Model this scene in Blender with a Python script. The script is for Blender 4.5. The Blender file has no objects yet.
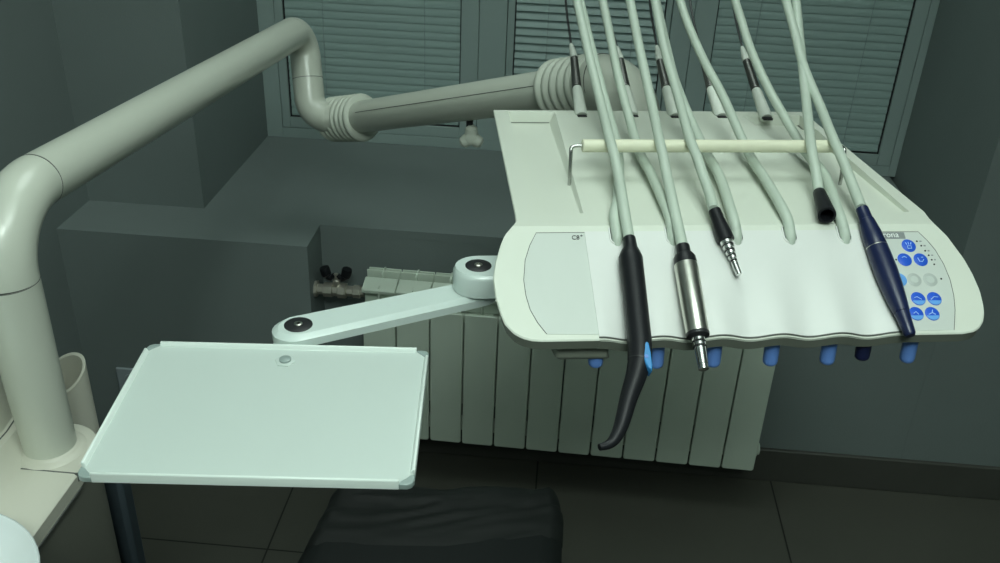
import bpy, bmesh, math, random
from mathutils import Vector, Matrix
random.seed(4)
PI = math.pi
scene = bpy.context.scene
COL = scene.collection
V = Vector

# ------------------------------------------------------------------ materials
def mat(name, col, rough=0.5, metal=0.0, noise=0.0, nscale=20.0, bump=0.0, bscale=200.0, spec=0.5, emit=None, coat=0.0):
    m = bpy.data.materials.new(name); m.use_nodes = True
    nt = m.node_tree; b = nt.nodes['Principled BSDF']
    b.inputs['Base Color'].default_value = (*col, 1)
    b.inputs['Roughness'].default_value = rough
    b.inputs['Metallic'].default_value = metal
    b.inputs['Specular IOR Level'].default_value = spec
    if coat:
        b.inputs['Coat Weight'].default_value = coat
        b.inputs['Coat Roughness'].default_value = 0.08
    tc = nt.nodes.new('ShaderNodeTexCoord')
    if noise:
        n = nt.nodes.new('ShaderNodeTexNoise'); n.inputs['Scale'].default_value = nscale; n.inputs['Detail'].default_value = 4
        nt.links.new(tc.outputs['Object'], n.inputs['Vector'])
        r = nt.nodes.new('ShaderNodeMapRange'); r.inputs['To Min'].default_value = 1-noise; r.inputs['To Max'].default_value = 1+noise
        nt.links.new(n.outputs['Fac'], r.inputs['Value'])
        mx = nt.nodes.new('ShaderNodeVectorMath'); mx.operation = 'SCALE'
        mx.inputs[0].default_value = col
        nt.links.new(r.outputs['Result'], mx.inputs['Scale'])
        nt.links.new(mx.outputs['Vector'], b.inputs['Base Color'])
    if bump:
        n2 = nt.nodes.new('ShaderNodeTexNoise'); n2.inputs['Scale'].default_value = bscale; n2.inputs['Detail'].default_value = 3
        nt.links.new(tc.outputs['Object'], n2.inputs['Vector'])
        bp = nt.nodes.new('ShaderNodeBump'); bp.inputs['Strength'].default_value = bump; bp.inputs['Distance'].default_value = 0.002
        nt.links.new(n2.outputs['Fac'], bp.inputs['Height']); nt.links.new(bp.outputs['Normal'], b.inputs['Normal'])
    if emit:
        b.inputs['Emission Color'].default_value = (*emit[0], 1); b.inputs['Emission Strength'].default_value = emit[1]
    return m

M = {}
M['wall'] = mat('grey_wall_paint', (.182, .218, .211), .75, noise=.05, nscale=6, bump=.25, bscale=260, spec=.3)
M['ceiling'] = mat('ceiling_white', (.78, .80, .78), .9)
M['frame'] = mat('window_plastic', (.31, .39, .37), .45, noise=.02, nscale=4)
M['gasket'] = mat('black_rubber', (.012, .013, .014), .7)
M['blind'] = mat('blind_aluminium', (.31, .42, .395), .5, noise=.03, nscale=3)
M['cord'] = mat('blind_cord', (.25, .31, .31), .8)
M['rad'] = mat('radiator_enamel', (.62, .71, .60), .45, noise=.03, nscale=5)
M['raddark'] = mat('radiator_gap', (.03, .033, .03), .8)
M['cream'] = mat('cream_lacquer', (.58, .61, .525), .33, noise=.015, nscale=5, coat=.3)
M['bellows'] = mat('cream_rubber', (.60, .64, .55), .55)
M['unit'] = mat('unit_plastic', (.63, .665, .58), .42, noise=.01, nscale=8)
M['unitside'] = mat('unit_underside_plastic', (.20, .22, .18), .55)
M['panel'] = mat('panel_film', (.545, .585, .54), .38)
M['silicone'] = mat('white_silicone', (.66, .675, .645), .5)
M['seam'] = mat('seam_shadow_gap', (.10, .105, .095), .7)
M['hose'] = mat('hose_silicone', (.47, .54, .46), .42, noise=.02, nscale=30)
M['bar'] = mat('bar_ivory', (.72, .72, .55), .5)
M['steel'] = mat('brushed_steel', (.60, .60, .54), .30, 1.0, noise=.08, nscale=60)
M['chrome'] = mat('chrome', (.75, .76, .74), .12, 1.0)
M['wire'] = mat('wire_steel', (.45, .46, .44), .25, 1.0)
M['spring'] = mat('spring_dark_steel', (.20, .20, .19), .35, .9)
M['rod'] = mat('rod_dark', (.05, .055, .055), .4, .6)
M['sleeve'] = mat('sleeve_white', (.66, .70, .63), .5)
M['black'] = mat('black_plastic', (.009, .010, .012), .42, spec=.3)
M['blackcap'] = mat('black_cap', (.015, .016, .018), .45)
M['navy'] = mat('navy_plastic', (.007, .013, .052), .33)
M['blue'] = mat('blue_lever', (.04, .23, .52), .35)
M['knobblue'] = mat('blue_knob', (.12, .25, .62), .4)
M['knobdark'] = mat('dark_blue_knob', (.008, .012, .05), .4)
M['btn'] = mat('blue_button', (.02, .10, .60), .3)
M['btnlight'] = mat('light_blue_print', (.13, .35, .74), .3)
M['icon'] = mat('icon_pale', (.42, .62, .90), .4)
M['btngrey'] = mat('grey_button', (.43, .47, .44), .35)
M['btngreyin'] = mat('grey_button_centre', (.50, .55, .51), .35)
M['led'] = mat('indicator_window', (.02, .02, .02), .3)
M['plate'] = mat('name_plate', (.23, .25, .25), .4)
M['white'] = mat('white_print', (.80, .83, .80), .5)
M['dark'] = mat('dark_print', (.03, .03, .03), .5)
M['tray'] = mat('tray_white', (.53, .605, .565), .4, noise=.01, nscale=6)
M['trayrim'] = mat('tray_rim_white', (.72, .80, .75), .3)
M['clip'] = mat('grey_translucent_clip', (.28, .35, .33), .3)
M['arm'] = mat('arm_white_lacquer', (.62, .715, .675), .28, coat=.3)
M['ivory'] = mat('cabinet_ivory', (.60, .595, .505), .38, noise=.015, nscale=4)
M['cabside'] = mat('cabinet_side_grey', (.165, .168, .14), .5)
M['ceramic'] = mat('white_glass_ceramic', (.78, .84, .84), .15)
M['leather'] = mat('black_upholstery', (.013, .016, .0155), .6, spec=.32)
M['film'] = mat('dark_wrinkled_cover', (.0175, .0205, .019), .6, spec=.33)
M['bluedark'] = mat('dark_blue_panel', (.032, .046, .055), .6)
M['fascia'] = mat('fascia_shaded', (.13, .145, .118), .5)  # shade of the front edge under overhead light, put into the colour
M['brass'] = mat('valve_nickel', (.62, .60, .52), .38, .85)
M['lamp'] = mat('lamp_diffuser', (.9, .95, .9), .5, emit=((.87, 1.0, .94), 4.0))
M['lampframe'] = mat('lamp_frame', (.7, .7, .7), .5)

def glass():
    m = bpy.data.materials.new('window_glass'); m.use_nodes = True
    b = m.node_tree.nodes['Principled BSDF']
    b.inputs['Base Color'].default_value = (.9, .95, .95, 1); b.inputs['Roughness'].default_value = .02
    b.inputs['Transmission Weight'].default_value = 1; b.inputs['IOR'].default_value = 1.45
    return m
M['glass'] = glass()

def tiles(name, col, line, size, ox, oy, w=.004):
    m = mat(name, col, .38, spec=.35)
    nt = m.node_tree; b = nt.nodes['Principled BSDF']
    geo = nt.nodes.new('ShaderNodeNewGeometry'); sp = nt.nodes.new('ShaderNodeSeparateXYZ')
    nt.links.new(geo.outputs['Position'], sp.inputs[0])
    outs = []
    for ax, off in (('X', ox), ('Y', oy)):
        a = nt.nodes.new('ShaderNodeMath'); a.operation = 'ADD'; a.inputs[1].default_value = -off + size*50 + size/2
        nt.links.new(sp.outputs[ax], a.inputs[0])
        f = nt.nodes.new('ShaderNodeMath'); f.operation = 'MODULO'; f.inputs[1].default_value = size
        nt.links.new(a.outputs[0], f.inputs[0])
        s = nt.nodes.new('ShaderNodeMath'); s.operation = 'SUBTRACT'; s.inputs[1].default_value = size/2
        nt.links.new(f.outputs[0], s.inputs[0])
        ab = nt.nodes.new('ShaderNodeMath'); ab.operation = 'ABSOLUTE'; nt.links.new(s.outputs[0], ab.inputs[0])
        lt = nt.nodes.new('ShaderNodeMath'); lt.operation = 'LESS_THAN'; lt.inputs[1].default_value = w/2
        nt.links.new(ab.outputs[0], lt.inputs[0]); outs.append(lt)
    mxm = nt.nodes.new('ShaderNodeMath'); mxm.operation = 'MAXIMUM'
    nt.links.new(outs[0].outputs[0], mxm.inputs[0]); nt.links.new(outs[1].outputs[0], mxm.inputs[1])
    n = nt.nodes.new('ShaderNodeTexNoise'); n.inputs['Scale'].default_value = 5; n.inputs['Detail'].default_value = 6
    nt.links.new(geo.outputs['Position'], n.inputs['Vector'])
    mr = nt.nodes.new('ShaderNodeMapRange'); mr.inputs['To Min'].default_value = .85; mr.inputs['To Max'].default_value = 1.15
    nt.links.new(n.outputs['Fac'], mr.inputs['Value'])
    sc = nt.nodes.new('ShaderNodeVectorMath'); sc.operation = 'SCALE'; sc.inputs[0].default_value = col
    nt.links.new(mr.outputs['Result'], sc.inputs['Scale'])
    mx = nt.nodes.new('ShaderNodeMix'); mx.data_type = 'RGBA'
    nt.links.new(mxm.outputs[0], mx.inputs[0]); nt.links.new(sc.outputs['Vector'], mx.inputs[6])
    mx.inputs[7].default_value = (*line, 1)
    nt.links.new(mx.outputs[2], b.inputs['Base Color'])
    return m
M['floor'] = tiles('dark_floor_tiles', (.074, .076, .062), (.012, .012, .011), .605, -.003, 1.553)
M['skirt'] = mat('skirting_tile', (.064, .066, .056), .5, noise=.15, nscale=8)

# ------------------------------------------------------------------ mesh builder (world coordinates)
class MB:
    def __init__(s): s.v = []; s.f = []
    def add(s, vs, fs):
        o = len(s.v); s.v += [tuple(p) for p in vs]; s.f += [tuple(i+o for i in f) for f in fs]; return s
    def box(s, lo, hi, T=None):
        x0, y0, z0 = lo; x1, y1, z1 = hi
        p = [V(c) for c in ((x0,y0,z0),(x1,y0,z0),(x1,y1,z0),(x0,y1,z0),(x0,y0,z1),(x1,y0,z1),(x1,y1,z1),(x0,y1,z1))]
        if T: p = [T(c) for c in p]
        return s.add(p, [(0,3,2,1),(4,5,6,7),(0,1,5,4),(1,2,6,5),(2,3,7,6),(3,0,4,7)])
    def rings(s, rings, cap=True, close=True):
        n = len(rings[0]); vs = [p for r in rings for p in r]; fs = []
        for i in range(len(rings)-1):
            for j in range(n if close else n-1):
                k = (j+1) % n
                fs.append((i*n+j, i*n+k, (i+1)*n+k, (i+1)*n+j))
        if cap:
            fs.append(tuple(range(n-1, -1, -1))); fs.append(tuple(range((len(rings)-1)*n, len(rings)*n)))
        return s.add(vs, fs)
    def tube(s, pts, rad, n=16, cap=True):
        pts = [V(p) for p in pts]
        if not hasattr(rad, '__len__'): rad = [rad]*len(pts)
        tans = []
        for i in range(len(pts)):
            a = pts[max(i-1,0)]; b = pts[min(i+1,len(pts)-1)]
            t = (b-a); tans.append(t.normalized() if t.length > 1e-9 else (tans[-1] if tans else V((0,0,1))))
        up = V((0,0,1)) if abs(tans[0].z) < .9 else V((1,0,0))
        nrm = (up - tans[0]*up.dot(tans[0])).normalized(); rs = []
        for i, p in enumerate(pts):
            nrm = (nrm - tans[i]*nrm.dot(tans[i])).normalized(); bi = tans[i].cross(nrm)
            rs.append([p + (nrm*math.cos(2*PI*k/n) + bi*math.sin(2*PI*k/n))*rad[i] for k in range(n)])
        return s.rings(rs, cap)
    def lathe(s, p0, d, prof, n=24, cap=True):
        p0 = V(p0); d = V(d).normalized()
        up = V((0,0,1)) if abs(d.z) < .9 else V((1,0,0))
        a = (up - d*up.dot(d)).normalized(); b = d.cross(a)
        return s.rings([[p0 + d*t + (a*math.cos(2*PI*k/n)+b*math.sin(2*PI*k/n))*max(r,1e-5) for k in range(n)] for t, r in prof], cap)
    def prism(s, outline, z0, z1, T=None):
        T = T or (lambda p: p)
        return s.rings([[T(V((x,y,z0))) for x,y in outline], [T(V((x,y,z1))) for x,y in outline]])
    def grid(s, rows):
        n = len(rows[0]); vs = [p for r in rows for p in r]
        return s.add(vs, [(i*n+j, i*n+j+1, (i+1)*n+j+1, (i+1)*n+j) for i in range(len(rows)-1) for j in range(n-1)])

def spline(pts, k=8):
    pts = [V(p) for p in pts]
    P = [pts[0]*2-pts[1]] + pts + [pts[-1]*2-pts[-2]]
    out = []
    for i in range(1, len(P)-2):
        p0,p1,p2,p3 = P[i-1:i+3]
        for j in range(k):
            t = j/k
            out.append(0.5*((2*p1)+(p2-p0)*t+(2*p0-5*p1+4*p2-p3)*t*t+(3*p1-p0-3*p2+p3)*t**3))
    out.append(pts[-1]); return out

WM = {}
def empty(name, loc, rz=0, label=None, cat=None, group=None):
    o = bpy.data.objects.new(name, None); COL.objects.link(o)
    o.empty_display_size = .05
    o.location = loc; o.rotation_euler = (0,0,rz)
    WM[o.name] = Matrix.Translation(V(loc)) @ Matrix.Rotation(rz,4,'Z')
    tag(o, label, cat, group); return o
def tag(o, label=None, cat=None, group=None, kind=None):
    if label: o['label'] = label
    if cat: o['category'] = cat
    if group: o['group'] = group
    if kind: o['kind'] = kind
    return o
def obj(name, mb, m, parent=None, bevel=0, seg=2, flat=False, angle=40, sub=0, label=None):
    me = bpy.data.meshes.new(name)
    mw = WM.get(parent.name) if parent else None
    inv = mw.inverted() if mw else None
    vs = [inv @ V(p) for p in mb.v] if inv else mb.v
    org = V((0,0,0))
    if not parent:                                   # origin at the base centre of a lone mesh
        xs, ys, zs = zip(*mb.v); org = V(((min(xs)+max(xs))/2, (min(ys)+max(ys))/2, min(zs)))
        vs = [V(p)-org for p in mb.v]
    me.from_pydata([tuple(p) for p in vs], [], mb.f)
    bm = bmesh.new(); bm.from_mesh(me); bmesh.ops.recalc_face_normals(bm, faces=bm.faces); bm.to_mesh(me); bm.free()
    me.materials.append(m)
    o = bpy.data.objects.new(name, me); COL.objects.link(o); o.location = org
    if parent:
        o.parent = parent; WM[o.name] = mw
    else:
        WM[o.name] = Matrix.Translation(org)
    if not flat:
        for p in me.polygons: p.use_smooth = True
        me.set_sharp_from_angle(angle=math.radians(angle))
    if bevel:
        b = o.modifiers.new('bevel','BEVEL'); b.width = bevel; b.segments = seg; b.limit_method = 'ANGLE'; b.angle_limit = math.radians(35); b.harden_normals = False
        if not flat:
            for p in me.polygons: p.use_smooth = True
    if sub:
        sm = o.modifiers.new('sub','SUBSURF'); sm.levels = sub; sm.render_levels = sub
    if label: o['label'] = label
    return o
def struct(name, mb, m, parent=None, **k):
    o = obj(name, mb, m, parent, **k)
    if not parent: o['kind'] = 'structure'
    return o
def text_mb(body, size, T, extrude=0.0003, align='LEFT'):
    cu = bpy.data.curves.new('t','FONT'); cu.body = body; cu.size = size; cu.extrude = extrude; cu.align_x = align
    cu.resolution_u = 3
    o = bpy.data.objects.new('t', cu); COL.objects.link(o)
    dg = bpy.context.evaluated_depsgraph_get(); me = bpy.data.meshes.new_from_object(o.evaluated_get(dg))
    mb = MB(); mb.add([T(v.co) for v in me.vertices], [tuple(p.vertices) for p in me.polygons])
    bpy.data.objects.remove(o); bpy.data.curves.remove(cu); bpy.data.meshes.remove(me)
    return mb

# ------------------------------------------------------------------ camera (eye at 1.60 m, world origin at the eye; floor at z = -1.6)
P_, Y_, R_ = math.radians(28.7506), math.radians(3.6195), math.radians(2.4402)
cam = bpy.data.cameras.new('camera'); co = bpy.data.objects.new('camera', cam); COL.objects.link(co)
cam.sensor_width = 36; cam.lens = 939/1000*36; cam.clip_start = .02
co.matrix_world = Matrix.Rotation(Y_,4,'Z') @ Matrix.Rotation(PI/2-P_,4,'X') @ Matrix.Rotation(R_,4,'Z')
scene.camera = co

FZ, CZ = -1.6, 1.15
XL, XR, YB, YF = -1.131, 2.3, 1.955, -2.2
SILL = -.9585
# ------------------------------------------------------------------ room shell
struct('floor', MB().box((XL-.2,YF-.2,FZ-.1),(XR+.2,2.8,FZ)), M['floor'], flat=True)
struct('ceiling', MB().box((XL-.2,YF-.2,CZ),(XR+.2,2.8,CZ+.1)), M['ceiling'], flat=True)
struct('wall_left', MB().box((XL-.2,YF-.2,FZ),(XL,2.8,CZ)), M['wall'], flat=True)
struct('wall_right', MB().box((XR,YF-.2,FZ),(XR+.2,2.8,CZ)), M['wall'], flat=True)
struct('wall_front', MB().box((XL,YF-.2,FZ),(XR,YF,CZ)), M['wall'], flat=True)
WT = .62      # top of the window opening
wb = MB()
wb.box((-.5519,YB,FZ),(.9115,2.66,SILL-.02))              # parapet under the window, behind the radiator
wb.prism([(.912,YB),(XR,YB),(XR,2.66),(.930,2.66)],FZ,CZ)   # right pier, slightly splayed reveal
wb.box((XL,2.0,FZ),(-.846,2.66,CZ))                      # left pier
wb.box((-.846,2.0,WT),(.9125,2.66,CZ))                    # lintel
struct('wall_back', wb, M['wall'], flat=True)
struct('trim_1', MB().box((XL+.0005,1.839,FZ),(-.552,2.655,SILL)), M['wall'], flat=True)      # boxed-in sill at the left
struct('trim_2', MB().box((-.5519,YB-.0008,SILL-.02),(.9112,2.56,SILL)), M['wall'], flat=True)  # sill board over the radiator recess
struct('baseboard_back', MB().box((-.54,YB-.012,FZ),(XR,YB,FZ+.10)), M['skirt'], bevel=.003)
struct('baseboard_left', MB().box((XL,YF,FZ),(XL+.012,1.83,FZ+.10)), M['skirt'], bevel=.003)
struct('baseboard_right', MB().box((XR-.012,YF,FZ),(XR,YB-.02,FZ+.10)), M['skirt'], bevel=.003)

# window: outer frame, two mullions, three lights with glass
WY0, WY1 = 2.51, 2.60
wf = MB()
wf.box((-.846,WY0,SILL),(-.800,WY1,WT)).box((.905,WY0,SILL),(.926,WY1,WT)).box((-.80,WY0,SILL),(.905,WY1,SILL+.030)).box((-.80,WY0,WT-.05),(.905,WY1,WT))
wf.box((-.243,WY0,SILL+.03),(-.170,WY1,WT-.05)).box((.262,WY0,SILL+.03),(.318,WY1,WT-.05))
win = struct('window_1', wf, M['frame'], bevel=.001)
win['label'] = 'three-light white plastic window with closed blinds above the radiator'
lights = [(-.80,-.243,-.776,-.292,-.897,.024), (-.17,.262,-.150,.246,-.915,.0), (.318,.905,.376,.868,-.897,.024)]
blinds = []
for i,(a,b,ia,ib,zb,dy) in enumerate(lights):
    sh = MB(); y0 = WY0-.001; y1 = WY1-.02
    if i == 1: y0 = WY0+.014
    zt = WT-.09
    sh.box((a+.001,y0,SILL+.031),(ia,y1,WT-.051)).box((ib,y0,SILL+.031),(b-.001,y1,WT-.051)).box((ia,y0,SILL+.031),(ib,y1,zb)).box((ia,y0,zt),(ib,y1,WT-.051))
    obj('sash', sh, M['frame'], win, bevel=.0015)
    g = MB(); w = .0024
    g.box((ia,y0+.006,zb),(ia+w,y0+.03,zt)).box((ib-w,y0+.006,zb),(ib,y0+.03,zt)).box((ia,y0+.006,zb),(ib,y0+.03,zb+w))
    obj('gasket', g, M['gasket'], win)
    obj('pane', MB().box((ia,y0+.050,zb),(ib,y0+.056,zt)), M['glass'], win, flat=True)
    blinds.append((ia+w+.0006, ib-w-.0006, zb+w+.0008, zt-.002, y0+.014))

BL = ['closed grey venetian blind in the left window light behind the bent cream pipe',
      'slightly open grey venetian blind in the narrow middle window light behind the spring rods',
      'closed grey venetian blind in the right window light beside the dark right wall']
for i,(x0,x1,z0,z1,y) in enumerate(blinds):
    root = empty('venetian_blind', ((x0+x1)/2,y,z0), 0, BL[i], 'blind', 'venetian blinds in the three window lights')
    tilt = math.radians(60 if i == 1 else 79); pitch = .0212; wd = .0262
    z = z0+.016; sl = MB()
    while z < z1-.03:
        rows = []
        for k in range(5):
            u = (k/4-.5)*wd; bow = .0022*(1-(2*k/4-1)**2)
            # the lower edge of each slat hangs towards the room
            yy = y + u*math.cos(tilt) - bow*math.sin(tilt); zz = z + u*math.sin(tilt) + bow*math.cos(tilt)*.6
            rows.append([V((x0,yy,zz)), V((x1,yy,zz))])
        th = V((0,.0006,.0003))
        top = rows; bot = [[p+th for p in r] for r in rows]
        ring = lambda s_: [r[s_] for r in top] + [r[s_] for r in reversed(bot)]
        sl.rings([ring(0), ring(1)])
        z += pitch
    obj('slats', sl, M['blind'], root, angle=60)
    obj('bottom_rail', MB().box((x0,y-.006,z0),(x1,y+.006,z0+.010)), M['blind'], root, bevel=.002)
    obj('head_rail', MB().box((x0,y-.012,z1-.026),(x1,y+.012,z1)), M['blind'], root, bevel=.002)
    for fx in (.22,.80):
        obj('ladder_cord', MB().tube([(x0+(x1-x0)*fx,y-.0075,z0+.002),(x0+(x1-x0)*fx,y-.0075,z1-.026)], .0007, 6), M['cord'], root)

# wall socket on the boxed sill, low at the left
sk = empty('wall_socket', (-1.0125,1.839,-1.400), 0, 'small pale wall socket on the grey boxing behind the tray corner', 'socket')
obj('plate', MB().box((-1.050,1.831,-1.400),(-.975,1.8385,-1.326)), mat('socket_plastic',(.33,.38,.40),.5), sk, bevel=.003)
obj('insert', MB().lathe((-1.0125,1.831,-1.363),(0,-1,0),[(0,.022),(.002,.022),(.0026,.020),(.0012,.0185)],24), bpy.data.materials['socket_plastic'], sk)

# ------------------------------------------------------------------ radiator (slightly askew on the wall)
RA = math.radians(-1.15)
rad = empty('radiator', (-.433,1.875,-1.47), RA, 'off-white finned aluminium radiator mounted in the recess under the window', 'radiator')
def TR(p):   # x along the radiator from its left end, y back from the front, z up from the bottom
    c, s_ = math.cos(RA), math.sin(RA)
    return V((-.433 + p[0]*c - p[1]*s_, 1.836 + p[0]*s_ + p[1]*c, -1.470+p[2]))
pw = .0793
def rrect(x0,x1,z0,z1,r,n=4):
    o = []
    for cx,cz,a0 in ((x1-r,z0+r,-PI/2),(x1-r,z1-r,0),(x0+r,z1-r,PI/2),(x0+r,z0+r,PI)):
        for k in range(n+1):
            a = a0+PI/2*k/n; o.append((cx+r*math.cos(a), cz+r*math.sin(a)))
    return o
for i in range(12):
    x0 = i*pw+.0012; x1 = (i+1)*pw-.0012; xm = (x0+x1)/2
    s_ = MB()
    f = rrect(x0,x1,0,.370,.006)
    s_.rings([[TR(V((x,.006,z))) for x,z in f],[TR(V((x,.0,z))) for x,z in rrect(x0+.001,x1-.001,.001,.369,.006)]][::-1])
    s_.box((x0+.012,.006,.02),(x1-.012,.075,.36),TR)                     # fin core
    s_.box((xm-.0022,.006,.36),(xm+.0022,.07,.418),TR)                   # rib in the outlet
    s_.box((x0,.030,.36),(x1,.07,.395),TR)
    # top deflector, rising to the back, with a turned-down lip
    r0 = [(.004,.402),(.002,.411),(.006,.415),(.045,.424),(.047,.420),(.010,.410),(.009,.402)]
    s_.rings([[TR(V((x0,a,b))) for a,b in r0],[TR(V((x1,a,b))) for a,b in r0]])
    s_.box((x0,.060,.40),(x1,.064,.434),TR); s_.box((xm-.0022,.045,.40),(xm+.0022,.085,.432),TR); s_.box((x0,.082,.06),(x1,.086,.428),TR)
    obj('section', s_, M['rad'], rad, bevel=.0012, seg=1)
mid = MB().tube([TR(V((-.004,.045,.335))),TR(V((12*pw+.004,.045,.335)))],.018,16).tube([TR(V((-.004,.045,.03))),TR(V((12*pw+.004,.045,.03)))],.018,16)
obj('manifold', mid, M['rad'], rad)
obj('plug', MB().lathe(TR(V((12*pw,.045,.035))),(1,0,0),[(0,.019),(.006,.019),(.008,.015),(.012,.015),(.013,.010)],16), M['rad'], rad)
for xx in (.16,.79):
    for zz in (.10,.30): obj('bracket', MB().box((xx-.012,.085,zz),(xx+.012,.117,zz+.03),TR), M['rad'], rad)
# valve
vz = -1.088; vy = 1.880
va = empty('radiator_valve', (-.505,vy,vz-.02), 0, 'nickel radiator shut-off valve with black butterfly handle left of the radiator', 'valve')
obj('body', MB().lathe((-.5515,vy,vz),(1,0,0),[(0,.020),(.006,.020),(.007,.013),(.020,.013),(.022,.018),(.042,.018),(.044,.015),(.054,.015),(.056,.019),(.074,.019),(.076,.013),(.090,.013),(.092,.016),(.108,.016),(.109,.012),(.1175,.012)],8), M['brass'], va, angle=30)
obj('stem', MB().lathe((-.5,vy,vz+.013),(0,0,1),[(0,.009),(.014,.009),(.016,.006),(.03,.006)],12), M['brass'], va)
hb = MB()
for sx in (-1,1):
    hb.tube(spline([(-.5+sx*.003,vy,vz+.040),(-.5+sx*.013,vy,vz+.033),(-.5+sx*.022,vy,vz+.040),(-.5+sx*.027,vy,vz+.058)],5),[.006]*5+[.009]*5+[.012]*5+[.011],10)
obj('butterfly_handle', hb, M['black'], va)

# ------------------------------------------------------------------ ceiling lamp (out of frame, lights the room)
LX, LY, LZ = .25, .15, .66
lp = empty('pendant_light', (LX,LY,LZ), 0, 'square fluorescent pendant light hanging above the instrument table', 'pendant light')
obj('housing', MB().box((LX-.30,LY-.30,LZ),(LX+.30,LY+.30,LZ+.05)), M['lampframe'], lp, bevel=.004)
obj('canopy', MB().lathe((LX,LY,CZ-.03),(0,0,1),[(0,.03),(.004,.05),(.0295,.05)],24), M['lampframe'], lp)
for sx in (-1,1):
    for sy_ in (-1,1): obj('cable', MB().tube([(LX+sx*.27,LY+sy_*.27,LZ+.05),(LX+sx*.02,LY+sy_*.02,CZ-.03)],.0015,6), M['wire'], lp)
for k in range(4):
    x = LX-.21+.14*k
    obj('tube', MB().tube([(x,LY-.27,LZ-.016),(x,LY+.27,LZ-.016)],.013,12), M['lamp'], lp)
ld = bpy.data.lights.new('pendant_lamp','AREA'); ld.shape = 'SQUARE'; ld.size = .55; ld.energy = 8.6; ld.color = (.85,1.0,.93)
lo = bpy.data.objects.new('pendant_lamp', ld); COL.objects.link(lo); lo.location = (LX,LY,LZ-.035)
# upward fill light added at the pendant for soft ceiling bounce
lu = bpy.data.lights.new('uplight_fill','AREA'); lu.shape = 'SQUARE'; lu.size = .5; lu.energy = 17; lu.color = (.85,1.0,.95)
lq = bpy.data.objects.new('uplight_fill', lu); COL.objects.link(lq); lq.location = (LX,LY,LZ+.055); lq.rotation_euler = (PI,0,0)
L3X, L3Y = -.10, 1.45  # extra unseen lamp near the window, added to brighten the sill
lp3 = empty('ceiling_light', (L3X,L3Y,CZ), 0, 'added unseen round ceiling light brightening the window sill', 'ceiling light')
obj('base_plate', MB().lathe((L3X,L3Y,CZ-.0305),(0,0,1),[(0,.46),(.03,.465)],40), M['lampframe'], lp3)
obj('shade', MB().lathe((L3X,L3Y,CZ-.075),(0,0,1),[(0,.10),(.006,.30),(.020,.40),(.044,.45)],40), M['lamp'], lp3)
l3 = bpy.data.lights.new('sill_fill_lamp','AREA'); l3.shape = 'DISK'; l3.size = .9; l3.energy = 3.8; l3.color = (.85,1.0,.94)
l3o = bpy.data.objects.new('sill_fill_lamp', l3); COL.objects.link(l3o); l3o.location = (L3X,L3Y,CZ-.08)
L2X, L2Y = .10, -.75
lp2 = empty('ceiling_light', (L2X,L2Y,CZ), 0, 'square fluorescent ceiling light with four tubes behind the standing viewer', 'ceiling light')
obj('housing', MB().box((L2X-.32,L2Y-.32,CZ-.05),(L2X+.32,L2Y+.32,CZ-.001)), M['lampframe'], lp2, bevel=.004)
for k in range(4):
    x = L2X-.225+.15*k
    obj('tube', MB().tube([(x,L2Y-.29,CZ-.068),(x,L2Y+.29,CZ-.068)],.014,12), M['lamp'], lp2)
ld2 = bpy.data.lights.new('ceiling_lamp_rear','AREA'); ld2.shape = 'SQUARE'; ld2.size = .60; ld2.energy = 36; ld2.color = (.85,1.0,.93)
lo2 = bpy.data.objects.new('ceiling_lamp_rear', ld2); COL.objects.link(lo2); lo2.location = (L2X,L2Y,CZ-.09)

# ------------------------------------------------------------------ instrument table frame
UO = V((.1675,.8806,-.40)); UA = math.radians(10.1)
UM = Matrix.Translation(UO) @ Matrix.Rotation(UA,4,'Z')
def U(p): return UM @ V(p)
TT = math.radians(33); ct, st = math.cos(TT), math.sin(TT)
def PF(u, v, h=0.0):    # flat pattern -> table surface: v>0 level rear deck, v<0 front panel falling at 33 degrees
    if v >= 0: return U((u, v, h))
    return U((u, v*ct - h*st, v*st + h*ct))
def lerp_tab(tab, v):
    if v >= tab[0][0]: return tab[0][1]
    for (a,x),(b,y) in zip(tab, tab[1:]):
        if v >= b: return x+(y-x)*(v-a)/(b-a)
    return tab[-1][1]
XLT = [(.3575,-.2014),(.03,-.2076),(.010,-.2088),(.0,-.2140),(-.010,-.2222),(-.0214,-.2268),(-.04,-.2325),(-.0581,-.2357),(-.078,-.2345),(-.0946,-.2310),(-.106,-.2275),(-.1156,-.2200),(-.1205,-.2125),(-.1232,-.2040),(-.1242,-.1940)]
XRT = [(.3575,.2239),(.03,.2312),(.012,.2280),(.0,.2270),(-.015,.2366),(-.0424,.2468),(-.06,.2505),(-.0782,.2523),(-.094,.2510),(-.1027,.2493),(-.112,.2450),(-.1185,.2390),(-.1222,.2320),(-.1242,.2200)]
GROOVES = [-.1085+.059*i for i in range(5)]
def wave(u):          # five instrument rests: 0 on ridge, -1 in groove, only across the mat
    if u < -.141 or u > .162: return 0.0
    ed = min(1, (u+.141)/.010, (.162-u)/.010); ed = ed*ed*(3-2*ed)
    return (-.5 - .5*math.cos(2*PI*(u+.1085)/.059))*ed
def wamp(v): 
    t = min(1, max(0, (-v-.028)/.092)); return .0074*t**1.3
def deck_h(u, v):     # recessed side trays of the rear deck
    return 0.0
unit = empty('instrument_table', (UO.x,UO.y,-.48), UA, 'ivory dental instrument table with white grooved mat, hose bar and blue keypad', 'dental instrument table')
WM[unit.name] = Matrix.Translation(V((UO.x,UO.y,-.48))) @ Matrix.Rotation(UA,4,'Z')

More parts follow.
